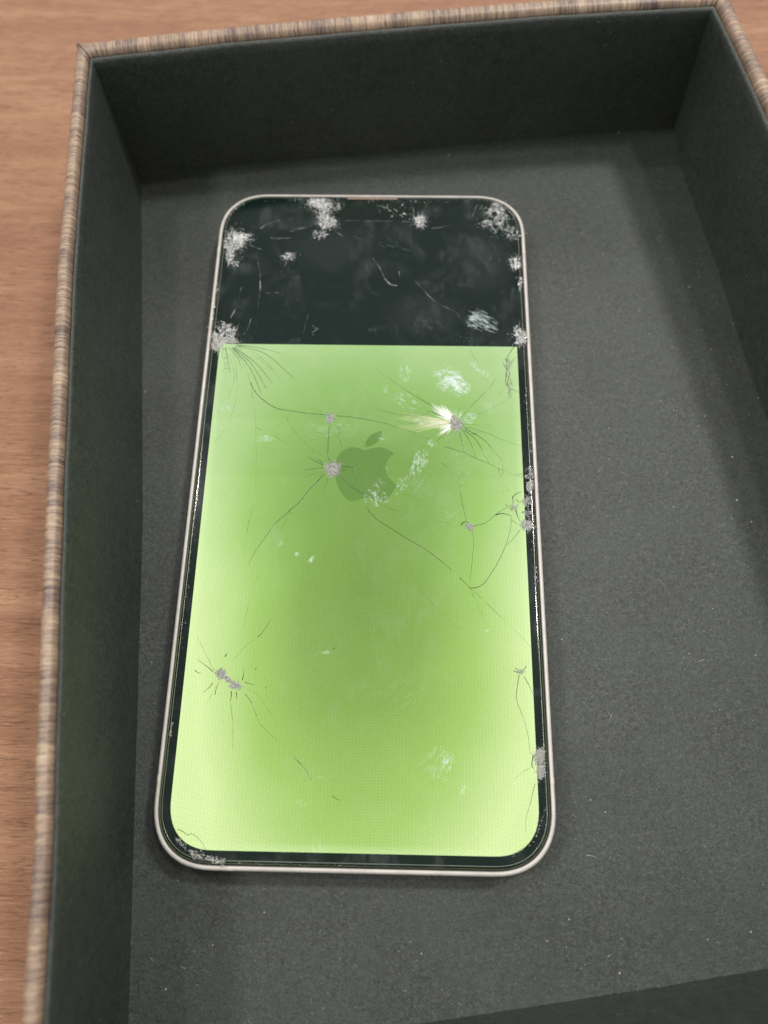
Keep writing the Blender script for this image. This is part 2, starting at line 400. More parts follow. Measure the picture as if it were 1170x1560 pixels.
# display: an unlit upper part and the lit green part, 0.05 mm proud of the ink
YS = at(560, 526, ZD).y
full = rrect(DX, DYB, DYT, .83)
def clip(poly, y0, upper):
    out = []
    for a, b in zip(poly, poly[1:] + poly[:1]):
        ia, ib = ((a.y > y0) == upper), ((b.y > y0) == upper)
        if ia: out.append(a)
        if ia != ib: out.append(a.lerp(b, (y0 - a.y) / (b.y - a.y)))
    return out
def slab(name, poly, z0, z1, mat, parent=phone):
    m = len(poly); vs = [(p[0], p[1], z1) for p in poly] + [(p[0], p[1], z0) for p in poly]
    fs = [tuple(range(m)), tuple(range(2 * m - 1, m - 1, -1))] + [(j, j + m, (j + 1) % m + m, (j + 1) % m) for j in range(m)]
    return obj(name, vs, fs, mat, parent)
slab('dark_screen', clip(full, YS, True), .71, ZD, MT['off'])['label'] = 'dead black upper part of the screen'
lit = slab('lit_screen', clip(full, YS, False), .71, ZD + .0004, MT['display']); lit['label'] = 'glowing green part of the screen'
def zpts(o, s, pts): return [(o[0] + x / s, o[1] + y / s) for x, y in pts]
def cat(pts, n, closed=False):
    """smooth a traced outline (Catmull-Rom)"""
    P = [Vector(p) for p in pts]; out = []; m = len(P)
    rng = range(m if closed else m - 1)
    for i in rng:
        if closed: a, b, c, d = P[i - 1], P[i], P[(i + 1) % m], P[(i + 2) % m]
        else: a, b, c, d = P[max(0, i - 1)], P[i], P[i + 1], P[min(m - 1, i + 2)]
        for k in range(n):
            t = k / n
            out.append(.5 * ((2 * b) + (c - a) * t + (2 * a - 5 * b + 4 * c - d) * t * t + (3 * b - a - 3 * c + d) * t ** 3))
    if not closed: out.append(P[-1])
    return out
L6 = ((440, 640), 5.85)
body = [(685,268),(740,251),(800,243),(850,249),(900,272),(935,300),(905,325),(880,365),(868,410),(868,460),(885,502),(918,542),(955,574),(940,615),(908,665),(870,705),(830,724),(785,716),(740,701),(690,695),(640,703),(590,720),(545,722),(500,690),(460,635),(430,570),(415,510),(412,440),(418,370),(440,320),(480,275),(530,249),(580,243),(630,252)]
leaf = [(682,236),(688,192),(715,150),(762,115),(825,97),(822,140),(800,182),(760,216),(715,234)]
for nm, pts in (('logo_body', body), ('logo_leaf', leaf)):
    pp = [at(*q, ZD)[:2] for q in zpts(*L6, pts)]
    q = cat(pp, 4, True)
    q.reverse() if sum(a.x * b.y - b.x * a.y for a, b in zip(q, q[1:] + q[:1])) < 0 else None
    slab(nm, q, ZD + .0006, ZD + .0016, MT['logo'], lit)

# speaker slit and notch
def strip_box(name, x0, x1, y0, y1, z0, z1, mat, n=6):
    r = min(x1 - x0, y1 - y0) / 2; out = []
    for cx, cy, a0 in ((x1 - r, y1 - r, 0), (x0 + r, y1 - r, 90), (x0 + r, y0 + r, 180), (x1 - r, y0 + r, 270)):
        for i in range(n + 1):
            a = R(a0 + 90 * i / n); out.append((cx + r * math.cos(a), cy + r * math.sin(a)))
    return slab(name, out, z0, z1, mat)
strip_box('earpiece', -.60, .60, 7.125, 7.175, .755, ZG + .003, MT['mesh'])
# sensor housing under the notch, with the fine bright line of its lower edge
nb = at(540, 337, ZD).y
slab('notch', [(-1.75, nb + .1), (-1.66, nb + .02), (-1.5, nb), (1.5, nb), (1.66, nb + .02), (1.75, nb + .1), (1.75, 7.08), (-1.75, 7.08)], .712, ZD + .004, MT['ink'])

# antenna bands: slightly proud plastic inserts across the frame
def band(cx, cy, horiz):
    w = .055
    t = [(-.004, .10), (-.004, .632), (.002, .663), (.013, .689), (.032, .7095), (.056, .7175), (.0775, .7115)]
    vs = []; 
    for sgn in (-1, 1):
        for d, z in t:
            if horiz: vs.append((cx + sgn * w, cy - math.copysign(d, cy), z))
            else: vs.append((cx - math.copysign(d, cx), cy + sgn * w, z))
    m = len(t)
    obj('antenna_band', vs, [(k, k + 1, k + 1 + m, k + m) for k in range(m - 1)], MT['band'], phone)
band(-PW, at(237, 1185, .7).y, False); band(PW, at(845, 1190, .7).y, False)
band(at(351, 1326, .7).x, -PL, True)
band(-PW, at(331, 380, .7).y, False); band(PW, at(802, 383, .7).y, False)
# side buttons on the left rail
for y0, y1 in ((4.3, 4.8), (2.9, 3.9), (1.6, 2.6)):
    slab('side_button', [(-PW - .03, y0), (-PW + .01, y0), (-PW + .01, y1), (-PW - .03, y1)], .28, .50, MT['frame'])

# ---------------------------------------------------------------- damage on the glass
rng = random.Random(7)
def G(px, py, dz=0.): return at(px, py, ZG + dz)
def ribbon(vs, fs, pts, w0, w1, h, z):
    """a low ridge along the points (cm), width w0 -> w1"""
    b = len(vs); n = len(pts)
    for i, p in enumerate(pts):
        a = pts[max(0, i - 1)]; c = pts[min(n - 1, i + 1)]; d = (c - a)
        d = d.normalized() if d.length > 1e-9 else Vector((1, 0))
        nrm = Vector((-d.y, d.x)); w = lerp(w0, w1, i / max(1, n - 1)) * .5
        vs += [(p.x - nrm.x * w, p.y - nrm.y * w, z), (p.x, p.y, z + h), (p.x + nrm.x * w, p.y + nrm.y * w, z)]
    for i in range(n - 1):
        k = b + i * 3; fs += [(k, k + 1, k + 4, k + 3), (k + 1, k + 2, k + 5, k + 4)]
def crack(o, s, pts, kind='d', w=1.0, taper=.35, name='crack'):
    q = [at(*p, ZG)[:2] for p in zpts(o, s, pts)]
    q = cat(q, 6)
    j = rng.random() * 100
    for i, p in enumerate(q):
        if 0 < i < len(q) - 1: p.x += .006 * noise.noise(Vector((p.x * 6, p.y * 6, j))); p.y += .006 * noise.noise(Vector((p.x * 6, p.y * 6, j + 9)))
    wd = {'d': .0125, 'f': .0115, 'p': .0085}[kind] * w
    vs, fs = [], []; ribbon(vs, fs, q, wd, wd * taper, .0018, ZG + .0004)
    if kind == 'd':
        # pale slivers painted as glints on the far lip of the break
        gv, gf = [], []; k = 0
        while k < len(q) - 4:
            m_ = rng.randint(3, 7); seg = q[k:k + m_]
            if len(seg) > 2 and rng.random() < .55: ribbon(gv, gf, [Vector((p.x + .011, p.y - .006)) for p in seg], .007, .004, .0012, ZG + .0003)
            k += m_
        if gf:
            c_ = obj(name, vs, fs, MT['crackd'], glass_p); obj('crack_glint', gv, gf, MT['crackg'], c_, False); return c_
    return obj(name, vs, fs, MT[{'d': 'crackd', 'f': 'crackf', 'p': 'crackp'}[kind]], glass_p)
glass_p = phone
Z3 = ((280, 500), 3.9); Z4 = ((560, 500), 3.9); Z5 = ((220, 880), 3.25); Z6 = ((540, 880), 3.25); Z1 = ((300, 270), 4.179); Z2 = ((560, 270), 4.179)
def px2z(Z, p): return ((p[0] - Z[0][0]) * Z[1], (p[1] - Z[0][1]) * Z[1])
# long crack from the upper left corner of the picture to the right edge
crack(*Z3, [(398,322),(420,370),(470,425),(550,475),(640,492),(760,508),(840,514)], 'd', 1.25, .8)
crack(*Z3, [(905,520),(1000,528),(1100,545),(1180,562),(1262,585),(1382,630),(1462,660)], 'd', .9)
crack(*Z4, [(460,703),(575,740),(640,772),(720,805),(775,832),(850,862),(915,888)], 'd', .8)
crack(*Z3, [(865,582),(859,650),(857,740),(865,788)], 'd', 1.1, .8)
crack(*Z3, [(912,580),(928,620),(922,655),(942,710)], 'd', .8)
crack(*Z3, [(835,868),(740,968),(715,1000),(675,1045),(630,1083),(545,1160),(500,1220),(430,1320),(400,1370),(390,1410)], 'd', 1.15)
crack(*Z3, [(628,1075),(633,1105)], 'd'); crack(*Z3, [(610,1135),(560,1230),(520,1305)], 'f')
crack(*Z3, [(915,865),(1000,945),(1070,985),(1125,1010)], 'd'); crack(*Z4, [(30,1015),(130,1070),(210,1095),(370,1130),(440,1150),(550,1172),(592,1178)], 'f', 1.1)
crack(*Z4, [(-8,1060),(20,1100),(60,1140),(140,1190),(210,1235),(330,1305),(420,1370),(500,1440)], 'd', 1.0, .6)
crack(*Z4, [(545,1482),(585,1520),(625,1562)], 'd')
crack(*Z6, [(575,50),(700,170),(830,295),(870,345)], 'f', 1.2); crack(*Z6, [(570,50),(620,160),(655,250)], 'f'); crack(*Z6, [(320,60),(420,160),(520,260)], 'f', .8)
crack(*Z4, [(612,1545),(655,1537),(695,1512),(740,1450),(780,1380),(820,1290),(850,1190),(852,1110)], 'd', 1.15)
crack(*Z4, [(622,1205),(632,1280),(622,1380),(610,1480),(606,1545)], 'd', .7); crack(*Z4, [(590,1145),(565,1050),(550,960),(553,870)], 'd', .85)
# fan below the upper left chip
for pts in ([(235,110),(228,160),(242,205),(238,262)], [(245,115),(262,190),(275,270)], [(205,130),(190,200),(180,260)], [(255,110),(300,190),(316,290),(312,400),(295,480),(268,545),(230,620),(192,668),(165,680)],
            [(270,115),(320,180),(345,238)], [(280,120),(350,200),(400,330)], [(290,118),(390,230),(460,390)], [(290,115),(400,210),(490,360)], [(300,112),(430,210),(525,325)],
            [(300,108),(470,200),(640,375)], [(310,108),(440,160),(560,280),(615,350)], [(310,102),(480,150),(600,250),(660,302)], [(320,100),(420,112),(500,128),(578,150)], [(250,118),(300,260),(290,340),(262,420)], [(230,120),(260,240),(240,330)]):
    crack(*Z3, pts, 'd' if rng.random() < .35 else 'f', .9 + rng.random() * .8)
crack(*Z3, [(236,178),(262,176)], 'd', .8); crack(*Z3, [(240,238),(280,242)], 'd', .8); crack(*Z3, [(398,322),(402,380),(415,450),(425,560),(430,700),(430,850),(423,990)], 'f', .9)
crack(*Z3, [(412,1050),(380,1180),(350,1340)], 'f'); crack(*Z3, [(600,500),(640,590),(730,690),(800,740),(868,787)], 'f', 1.2); crack(*Z3, [(430,590),(560,655),(680,715)], 'f')
# spokes round the middle impact
for pts in ([(830,815),(790,795),(735,762)], [(830,830),(720,842)], [(832,848),(730,880),(690,905)], [(830,806),(800,780),(765,728)], [(940,825),(975,822),(1005,828),(1038,817)], [(1002,828),(1010,850),(1018,882)],
            [(935,848),(998,860)], [(855,895),(840,940),(825,985)], [(938,838),(970,840)], [(840,860),(790,888),(760,900)]):
    crack(*Z3, pts, 'd' if pts[0][0] in (830, 940, 1002) else 'f', 1.1)
# spokes round the upper right impact
for k, w_, pts in (('d',1.1,[(480,545),(380,460),(260,390),(130,300),(60,245)]), ('d',1.1,[(490,550),(440,520),(370,495),(320,522),(200,513),(120,500),(50,482)]), ('f',1.3,[(485,570),(330,572),(170,555)]),
    ('d',.8,[(460,598),(400,615)]), ('d',1.1,[(490,598),(450,635),(408,672)]), ('f',1.5,[(555,530),(620,460),(680,400),(720,360),(765,295)]), ('f',1.2,[(560,548),(700,492),(790,450),(845,412)]), ('f',1.0,[(700,508),(760,420),(830,330)]),
    ('f',1.0,[(575,570),(740,575)]), ('d',.75,[(580,585),(700,620),(780,655),(915,702)]), ('d',1.3,[(572,590),(620,620),(700,670),(750,730),(800,785)]), ('d',1.2,[(575,605),(640,660),(690,740),(722,805)]),
    ('d',1.2,[(568,605),(600,660),(630,720),(643,772)]), ('d',1.2,[(543,610),(560,670),(575,742)]), ('f',1,[(520,612),(515,690)]), ('f',1,[(500,615),(480,700)]), ('d',1,[(625,620),(645,628),(660,612)]),
    ('f',1.2,[(800,785),(805,840),(800,920),(803,1005)]), ('d',.8,[(775,832),(785,860),(795,885)]), ('f',1.2,[(805,905),(845,980)]), ('d',.8,[(440,800),(465,822),(490,826)]), ('f',1,[(525,520),(520,470)]), ('f',1,[(540,520),(550,460)])):
    crack(*Z4, pts, k, w_)
# small star and the right hand network
for k, w_, pts in (('d',2,[(555,1168),(570,1155),(588,1150),(600,1158)]), ('d',1,[(630,1175),(700,1158),(760,1108),(800,1082),(835,1060),(870,1050)]), ('d',2,[(758,1110),(800,1101),(850,1113)]), ('d',1.5,[(860,1005),(885,985),(918,972)]),
    ('d',1.5,[(862,1003),(866,1045)]), ('d',1.8,[(878,1078),(890,1115),(908,1150)]), ('d',.9,[(905,1200),(880,1235),(830,1290)]), ('d',1.2,[(882,1018),(912,1040)]), ('d',.9,[(850,1135),(900,1168)]), ('d',1,[(820,1045),(840,1062)]),
    ('d',1.1,[(870,110),(830,175),(828,230),(850,205),(885,170)]), ('d',1.2,[(805,210),(828,240),(862,205)]), ('d',1.2,[(828,240),(822,325),(858,362),(910,386)]), ('d',1.1,[(846,262),(832,330),(846,380),(838,412),(852,408),(858,385)]),
    ('d',1,[(815,180),(838,200),(872,195)]), ('d',1,[(820,270),(845,300),(866,350)]), ('f',1.2,[(615,120),(624,160),(650,190)]), ('d',.8,[(890,870),(918,866),(915,888)])):
    crack(*Z4, pts, k, w_)
# lower left twin impact
for k, w_, pts in (('f',1.3,[(345,458),(310,390),(258,288)]), ('d',1.2,[(340,466),(310,440),(262,405)]), ('d',1.3,[(250,458),(262,468),(282,474)]), ('d',1.3,[(350,580),(356,550),(368,520)]), ('f',1,[(300,640),(340,565),(358,530)]), ('d',1.6,[(430,562),(430,590),(425,612)]),
    ('d',1.6,[(455,566),(458,602)]), ('f',1.4,[(428,620),(438,740),(437,850)]), ('d',1,[(498,575),(525,610),(548,660),(570,722)]), ('f',1.2,[(570,722),(640,790),(690,830)]), ('d',1.0,[(740,888),(790,938),(812,972),(828,1005)]), ('d',1,[(495,518),(548,532)]),
    ('f',1.2,[(500,545),(570,590),(640,700)]), ('d',1.6,[(485,508),(493,470)]), ('f',1,[(445,400),(510,330),(560,296)]), ('d',1.0,[(560,296),(590,265),(627,205)]), ('f',1,[(490,240),(520,120),(560,-10)]), ('d',2,[(400,392),(408,374)]), ('d',1,[(930,1082),(970,1106)]),
    ('d',1,[(163,1245),(190,1256),(215,1275),(240,1268),(275,1300),(305,1348)]), ('d',1.6,[(600,542),(606,548)]), ('d',1.5,[(548,455),(556,445)]), ('f',1,[(490,470),(492,440)]), ('d',1.6,[(934,355),(944,346)]), ('f',1,[(390,700),(392,760)]), ('d',1.2,[(340,520),(320,545),(290,570)])):
    crack(*Z5, pts, k, w_)
# lower right star
for k, w_, pts in (('d',1,[(815,482),(808,530),(803,570),(806,615),(845,720),(862,800),(870,860),(885,882)]), ('d',1,[(840,488),(865,535),(880,570),(895,615)]), ('d',1.4,[(788,462),(815,468)]), ('d',1.4,[(850,438),(838,462)]), ('d',1.2,[(795,448),(812,458)]), ('d',1.8,[(885,880),(878,930),(890,945)]),
    ('f',1.2,[(880,935),(830,965),(788,1002)]), ('d',.8,[(893,1020),(870,1120),(850,1190),(850,1262)]), ('f',1,[(850,440),(856,420)])):
    crack(*Z6, pts, k, w_)
# pale cracks in the dark upper part
for w_, pts in ((1,[(375,480),(392,560),(403,640),(400,720),(388,830)]), (2.4,[(403,660),(404,700),(400,740)]), (1,[(285,500),(298,530),(305,555)]), (1.2,[(285,700),(265,770)]), (1,[(245,840),(235,865)]), (2.8,[(238,850),(215,895)]), (2.6,[(405,328),(432,305)]), (1.2,[(440,300),(535,272)]),
    (1.8,[(470,385),(520,390),(600,386)]), (2.2,[(595,345),(640,330),(690,320)]), (1.2,[(995,378),(1052,392)]), (1,[(572,538),(535,610)]), (1.6,[(440,738),(466,738)]), (1.6,[(500,735),(526,735)]), (1,[(680,990),(700,900),(715,870)]), (2.6,[(732,990),(772,962)]), (1,[(345,900),(320,970),(270,1010)]),
    (1.6,[(330,430),(408,460)]), (1.4,[(320,400),(392,392)]), (.9,[(900,275),(1020,277),(1090,278)]), (1,[(735,940),(760,975)]), (1.1,[(890,350),(935,380)])):
    crack(*Z1, pts, 'p', w_, .5)
for w_, pts in ((.9,[(-1,278),(120,279),(215,281)]), (2,[(215,281),(290,288)]), (1.1,[(300,655),(340,700),(380,745),(430,790),(470,815),(560,860),(582,892)]), (1.8,[(35,515),(60,550),(90,600),(108,645)]), (4.4,[(108,645),(145,680),(187,690)]), (1.2,[(60,170),(80,230)]), (1.6,[(292,250),(290,200),(262,155)]),
    (1.3,[(410,325),(470,318),(530,300)]), (1.2,[(670,250),(685,200),(708,175),(740,220)]), (1.4,[(350,275),(378,225)]), (1,[(890,480),(905,500)]), (1,[(380,165),(352,225),(345,262)]), (2,[(200,600),(205,640)]), (1,[(700,830),(680,900)]), (1.4,[(970,905),(965,960)])):
    crack(*Z2, pts, 'p', w_, .6)

def flake(vs, fs, c, size, ang, asp=1.0, tilt=.5, h=.006):
    """one glass crumb: a tilted three or four sided chip with depth"""
    k = rng.choice((3, 4)); b = len(vs); ca, sa = math.cos(ang), math.sin(ang)
    tx, ty = rng.uniform(-tilt, tilt), rng.uniform(-tilt, tilt)
    for top in (1, 0):
        for i in range(k):
            a = 6.283 * i / k + .3 * math.sin(i * 7 + b)
            x, y = size * asp * math.cos(a), size * math.sin(a)
            X, Y = x * ca - y * sa, x * sa + y * ca
            z = ZG + (h + abs(size) * .4 + X * tx + Y * ty if top else -.001)
            vs.append((c.x + X * (1 if top else 1.1), c.y + Y * (1 if top else 1.1), max(ZG, z) if top else z))
    fs.append(tuple(range(b, b + k)))
    for i in range(k): fs.append((b + i, b + k + i, b + k + (i + 1) % k, b + (i + 1) % k))
def impact(px, py, rx, ry, n, mat='crush', spikes=14, core=.8, rot=0., smin=.0035, smax=.011, label=None, spl=1.6, holes=.0):
    if mat == 'crushw': smin, smax = .0025, .011; n = int(n * 1.3)
    """a crushed spot: crumbs packed in an uneven blot with short thorns; pixel radii"""
    vs, fs = [], []
    ppc = 1 / (G(px + 1, py) - G(px, py)).length
    ph = rng.random() * 50
    c = G(px, py)
    if mat == 'crush' and n >= 120 and not holes:
        b = len(vs); m_ = 26                       # the powdered bed under the crumbs
        vs.append((c.x, c.y, ZG + .0035))
        for i in range(m_):
            a = 6.283 * i / m_; q = .8 * (1 + .45 * noise.noise(Vector((math.cos(a) * 1.8, math.sin(a) * 1.8, ph)))) * rng.uniform(.88, 1.1)
            x, y = q * rx * math.cos(a), q * ry * math.sin(a)
            p = G(px + x * math.cos(rot) - y * math.sin(rot), py + x * math.sin(rot) + y * math.cos(rot)); vs.append((p.x, p.y, ZG + .0005))
        for i in range(m_): fs.append((b, b + 1 + i, b + 1 + (i + 1) % m_))
    for i in range(n):
        a = rng.uniform(0, 6.283)
        lim = 1 + .45 * noise.noise(Vector((math.cos(a) * 1.8, math.sin(a) * 1.8, ph)))
        if rng.random() < .15: lim *= 1.35
        r = (rng.random() ** (.5 / core)) * lim
        x, y = r * rx * math.cos(a), r * ry * math.sin(a)
        X, Y = x * math.cos(rot) - y * math.sin(rot), x * math.sin(rot) + y * math.cos(rot)
        p = G(px + X, py + Y)
        if holes and noise.noise(Vector((p.x * 9, p.y * 9, ph))) > .35 - holes: continue
        flake(vs, fs, p, rng.uniform(smin, smax), rng.uniform(0, 6.28), rng.uniform(1, 2.2))
    for i in range(n // 4 if mat == 'crushw' else 0):
        a = rng.uniform(0, 6.283); r = 1 + abs(rng.gauss(0, .45))
        p = G(px + r * rx * math.cos(a), py + r * ry * math.sin(a)); flake(vs, fs, p, rng.uniform(.0018, .0045), a, rng.uniform(1, 4))
    for i in range(spikes if mat == 'crushw' else int(spikes * .6)):
        a = rng.uniform(0, 6.283); x0, y0 = .7 * rx * math.cos(a), .7 * ry * math.sin(a)
        f = rng.uniform(1.15, spl); a2 = a + rng.uniform(-.12, .12); x1, y1 = f * rx * math.cos(a2), f * ry * math.sin(a2)
        rt = lambda x, y: (px + x * math.cos(rot) - y * math.sin(rot), py + x * math.sin(rot) + y * math.cos(rot))
        ribbon(vs, fs, [G(*rt(x0, y0)).xy, G(*rt((x0 + x1) / 2, (y0 + y1) / 2)).xy, G(*rt(x1, y1)).xy], .013 if mat == 'crushw' else .009, .002, .004, ZG + .0006)
    o = obj('impact_mark', vs, fs, MT[mat], phone)
    if label: o['label'] = label
    return o
impact(507, 715, 11.5, 12, 520, spikes=34, spl=1.5, core=1.0, label='round crushed spot beside the logo')
impact(503, 637, 7, 7, 150, spikes=12, spl=1.7)
impact(695, 646, 10.5, 10.5, 460, spikes=34, spl=1.6, core=1.0, label='round crushed spot in the bright glare')
impact(715, 802, 5.5, 5.5, 130, spikes=12, spl=1.9)
impact(337, 1027, 9, 8, 240, spikes=26, spl=1.6, rot=.5); impact(359, 1044, 9, 6, 200, spikes=22, spl=1.7, rot=.3); impact(348, 1036, 8, 3.5, 130, spikes=4, rot=.7)
impact(793, 1023, 5, 3.5, 70, spikes=10, spl=2.2)
impact(782, 773, 6, 4, 70, spikes=8, spl=1.9); impact(774, 560, 4, 14, 90, spikes=8, spl=1.5, rot=.05, holes=.1); impact(776, 590, 4, 8, 40, spikes=5)
# right edge crumbs beside the picture
impact(806, 722, 7, 8, 170, spikes=10, rot=.2, holes=.05); impact(807, 741, 6, 11, 200, spikes=4); impact(802, 763, 7, 8, 200, spikes=6, holes=.05); impact(804, 780, 8, 8, 110, 'crush', 8, holes=.25); impact(803, 800, 11, 8, 300, spikes=12, rot=.1)
impact(822, 1152, 8, 13, 340, spikes=12, rot=.25); impact(824, 1175, 7, 13, 240, spikes=3, rot=.1)
# bright crushed chips along the upper edge
impact(357, 368, 13, 16, 460, 'crushw', 26, rot=.45, spl=1.7, label='white crushed corner'); impact(369, 362, 13, 7, 260, 'crushw', 14, rot=-.1, spl=1.6); impact(350, 386, 5, 13, 140, 'crushw', 12, spl=1.8); impact(357, 400, 7, 5, 34, 'crushw', 5)
impact(485, 310, 16, 8, 420, 'crushw', 22, rot=.1, spl=1.4, label='white crushed spot at the top edge'); impact(492, 326, 10, 14, 330, 'crushw', 22, rot=-.3, spl=1.6, holes=.1); impact(500, 340, 12, 7, 280, 'crushw', 18, rot=-.2, spl=1.6); impact(487, 358, 10, 6, 80, 'crushw', 8, holes=.2); impact(508, 315, 12, 6, 110, 'crushw', 8, holes=.15)
impact(640, 337, 9, 7, 200, 'crushw', 22, rot=-.5, spl=2.2); impact(605, 320, 20, 10, 45, 'crushw', 4, holes=.1)
impact(757, 322, 16, 11, 330, 'crushw', 14, rot=.4, spl=1.4, holes=.15); impact(758, 342, 12, 12, 130, 'crushw', 12, rot=.7, holes=.15); impact(780, 355, 14, 8, 80, 'crushw', 6, rot=.9, holes=.15); impact(740, 340, 10, 5, 50, 'crushw', 5)
impact(785, 401, 8, 9, 200, 'crushw', 10); impact(793, 432, 3, 10, 50, 'crushw', 4); impact(793, 514, 9, 11, 260, 'crushw', 16, spl=1.8); impact(786, 502, 4, 5, 30, 'crushw', 3)
impact(341, 513, 17, 13, 400, 'crushw', 26, rot=-.5, spl=1.6, holes=.06, label='white crushed spot at the left edge by the top of the green picture'); impact(330, 524, 10, 13, 260, 'crush', 16, spl=1.5); impact(352, 519, 13, 5, 120, 'crush', 10, rot=.1); impact(349, 500, 13, 5, 60, 'crushw', 5, rot=.6)
impact(440, 390, 8, 5, 70, 'crushw', 14, rot=-.3, spl=2.2)

# splinters in the gap between glass and frame
def edge_chips(path, n, mat, size=(.005, .014), jit=2.0):
    vs, fs = [], []
    for i in range(n):
        t = rng.random() * (len(path) - 1); k = int(t); a, b = path[k], path[k + 1]; f = t - k
        p = G(lerp(a[0], b[0], f) + rng.gauss(0, jit * .5), lerp(a[1], b[1], f) + rng.gauss(0, jit))
        flake(vs, fs, p, rng.uniform(*size), math.atan2(-(b[1] - a[1]), b[0] - a[0]) + rng.gauss(0, .4), rng.uniform(1.5, 3.5), .7, .004)
    o = obj('edge_splinters', vs, fs, MT[mat], phone); return o
edge_chips([(344, 345), (352, 322), (372, 309)], 26, 'crushw', (.003, .007)); edge_chips([(331, 430), (324, 500)], 26, 'crushw', (.003, .009)); edge_chips([(318, 560), (300, 760), (275, 1000)], 36, 'crush', (.003, .008))
edge_chips([(262, 1095), (259, 1125)], 30, 'crush', (.004, .012)); edge_chips([(268, 1278), (284, 1293), (300, 1303)], 60, 'crush', (.004, .011)); edge_chips([(292, 1300), (318, 1308), (342, 1314)], 130, 'crush', (.004, .014), 3); edge_chips([(360, 1314), (430, 1317), (560, 1319)], 36, 'crush', (.003, .006), 1)
edge_chips([(800, 590), (806, 660), (812, 720)], 28, 'crushw', (.003, .008)); edge_chips([(810, 820), (822, 900)], 18, 'crushw', (.003, .008)); edge_chips([(832, 1230), (815, 1280), (780, 1305)], 46, 'crush', (.003, .006), 1.5); edge_chips([(560, 306), (640, 307), (730, 307)], 30, 'crushw', (.003, .006), 1)
edge_chips([(400, 306), (470, 304), (520, 305)], 30, 'crushw', (.003, .006), 1)

# grease smears with lamp glints put into their pale colour: many fine streaks
def smear_glint(px, py, rx, ry, rot, n, sang, mat='smear_glint', l=(3, 8), wd=.008, name='smear_glint', wave=0.):
    """patch of streaks; radii in pixels, rot = patch turn, sang = streak direction (image angle)"""
    vs, fs = [], []; ph = rng.random() * 40
    n = int(n * 1.7) if max(l) < 13 else n; wd *= .62 if max(l) < 13 else .8; l = (l[0] * .7, l[1] * .8)
    for i in range(n):
        a = rng.uniform(0, 6.283); r = rng.random() ** .6
        lim = 1 + .5 * noise.noise(Vector((math.cos(a) * 1.5, math.sin(a) * 1.5, ph)))
        x, y = r * rx * math.cos(a) * lim, r * ry * math.sin(a) * lim
        X, Y = px + x * math.cos(rot) - y * math.sin(rot), py + x * math.sin(rot) + y * math.cos(rot)
        if noise.noise(Vector((X * .16, Y * .16, ph))) < -.12: continue
        g = sang + rng.gauss(0, .12) + wave * math.sin((x + y) * .15); L = rng.uniform(*l) * (1.1 - .6 * r)
        d = (math.cos(g) * L * .5, math.sin(g) * L * .5); b = (rng.uniform(-.5, .5), rng.uniform(-.5, .5))
        w = wd * rng.uniform(.5, 1.5)
        ribbon(vs, fs, [G(X - d[0], Y - d[1]).xy, G(X + b[0], Y + b[1]).xy, G(X + d[0], Y + d[1]).xy], w * .4, w * .5, .0012, ZG + .0009 + rng.random() * .0006)
    return obj(name, vs, fs, MT[mat], phone)
smear_glint(479, 505, 5, 7, .3, 16, -1.0, 'smear_glintf', (3, 8)); smear_glint(452, 517, 8, 4, 0, 14, -.3, 'smear_glintf', (3, 7)); smear_glint(711, 512, 9, 11, 0, 40, .8, 'smear_glintf', (2, 5)); smear_glint(570, 504, 9, 6, 0, 26, .9, 'smear_glintf', (3, 8))
smear_glint(616, 566, 11, 20, .1, 150, -1.1, 'smear_glint', (3, 7)); smear_glint(588, 590, 4, 13, .2, 36, -1.1, 'smear_glint', (3, 6))
smear_glint(685, 578, 30, 20, .55, 520, .15, 'smear_glint', (4, 12), .010); smear_glint(696, 585, 22, 14, .6, 380, .2, 'smear_glint', (4, 12), .012); smear_glint(728, 562, 24, 4.5, .6, 110, -1.0, 'smear_glint', (4, 8)); smear_glint(757, 573, 20, 4, .35, 24, -1.0, 'smear_glintf', (4, 7))
smear_glint(620, 612, 22, 12, .35, 200, .3, 'smear_glint', (3, 9)); smear_glint(668, 594, 16, 4, -.1, 40, 0, 'smear_glint'); smear_glint(745, 622, 12, 16, .4, 150, -1.2, 'smear_glintf', (4, 9)); smear_glint(714, 637, 13, 9, -.3, 160, -.2, 'smear_glint', (4, 9))
smear_glint(657, 676, 7, 7, 0, 90, .3, 'smear_glint', (2, 5)); smear_glint(637, 706, 12, 26, .45, 320, -1.15, 'smear_glint', (3, 8), .008); smear_glint(612, 740, 10, 18, .5, 90, -1.15, 'smear_glint', (3, 8)); smear_glint(640, 735, 24, 26, .3, 170, -1.15, 'smear_glintf', (3, 7))
smear_glint(570, 756, 20, 13, .35, 210, 1.1, 'smear_glint', (3, 7), .008); smear_glint(578, 737, 14, 8, -.6, 60, 1.1, 'smear_glint', (2, 5)); smear_glint(582, 669, 8, 2.5, .3, 22, .2, 'smear_glint', (2, 4)); smear_glint(587, 713, 6, 2, .4, 14, .3, 'smear_glint', (2, 4))
smear_glint(697, 690, 14, 8, -.2, 80, -.5, 'smear_glintf', (3, 8)); smear_glint(708, 718, 14, 26, .2, 110, -1.2, 'smear_glintf', (3, 7)); smear_glint(686, 790, 14, 18, .4, 100, .7, 'smear_glintf', (3, 7)); smear_glint(752, 724, 12, 3, .25, 24, 1.0, 'smear_glintf', (2, 3))
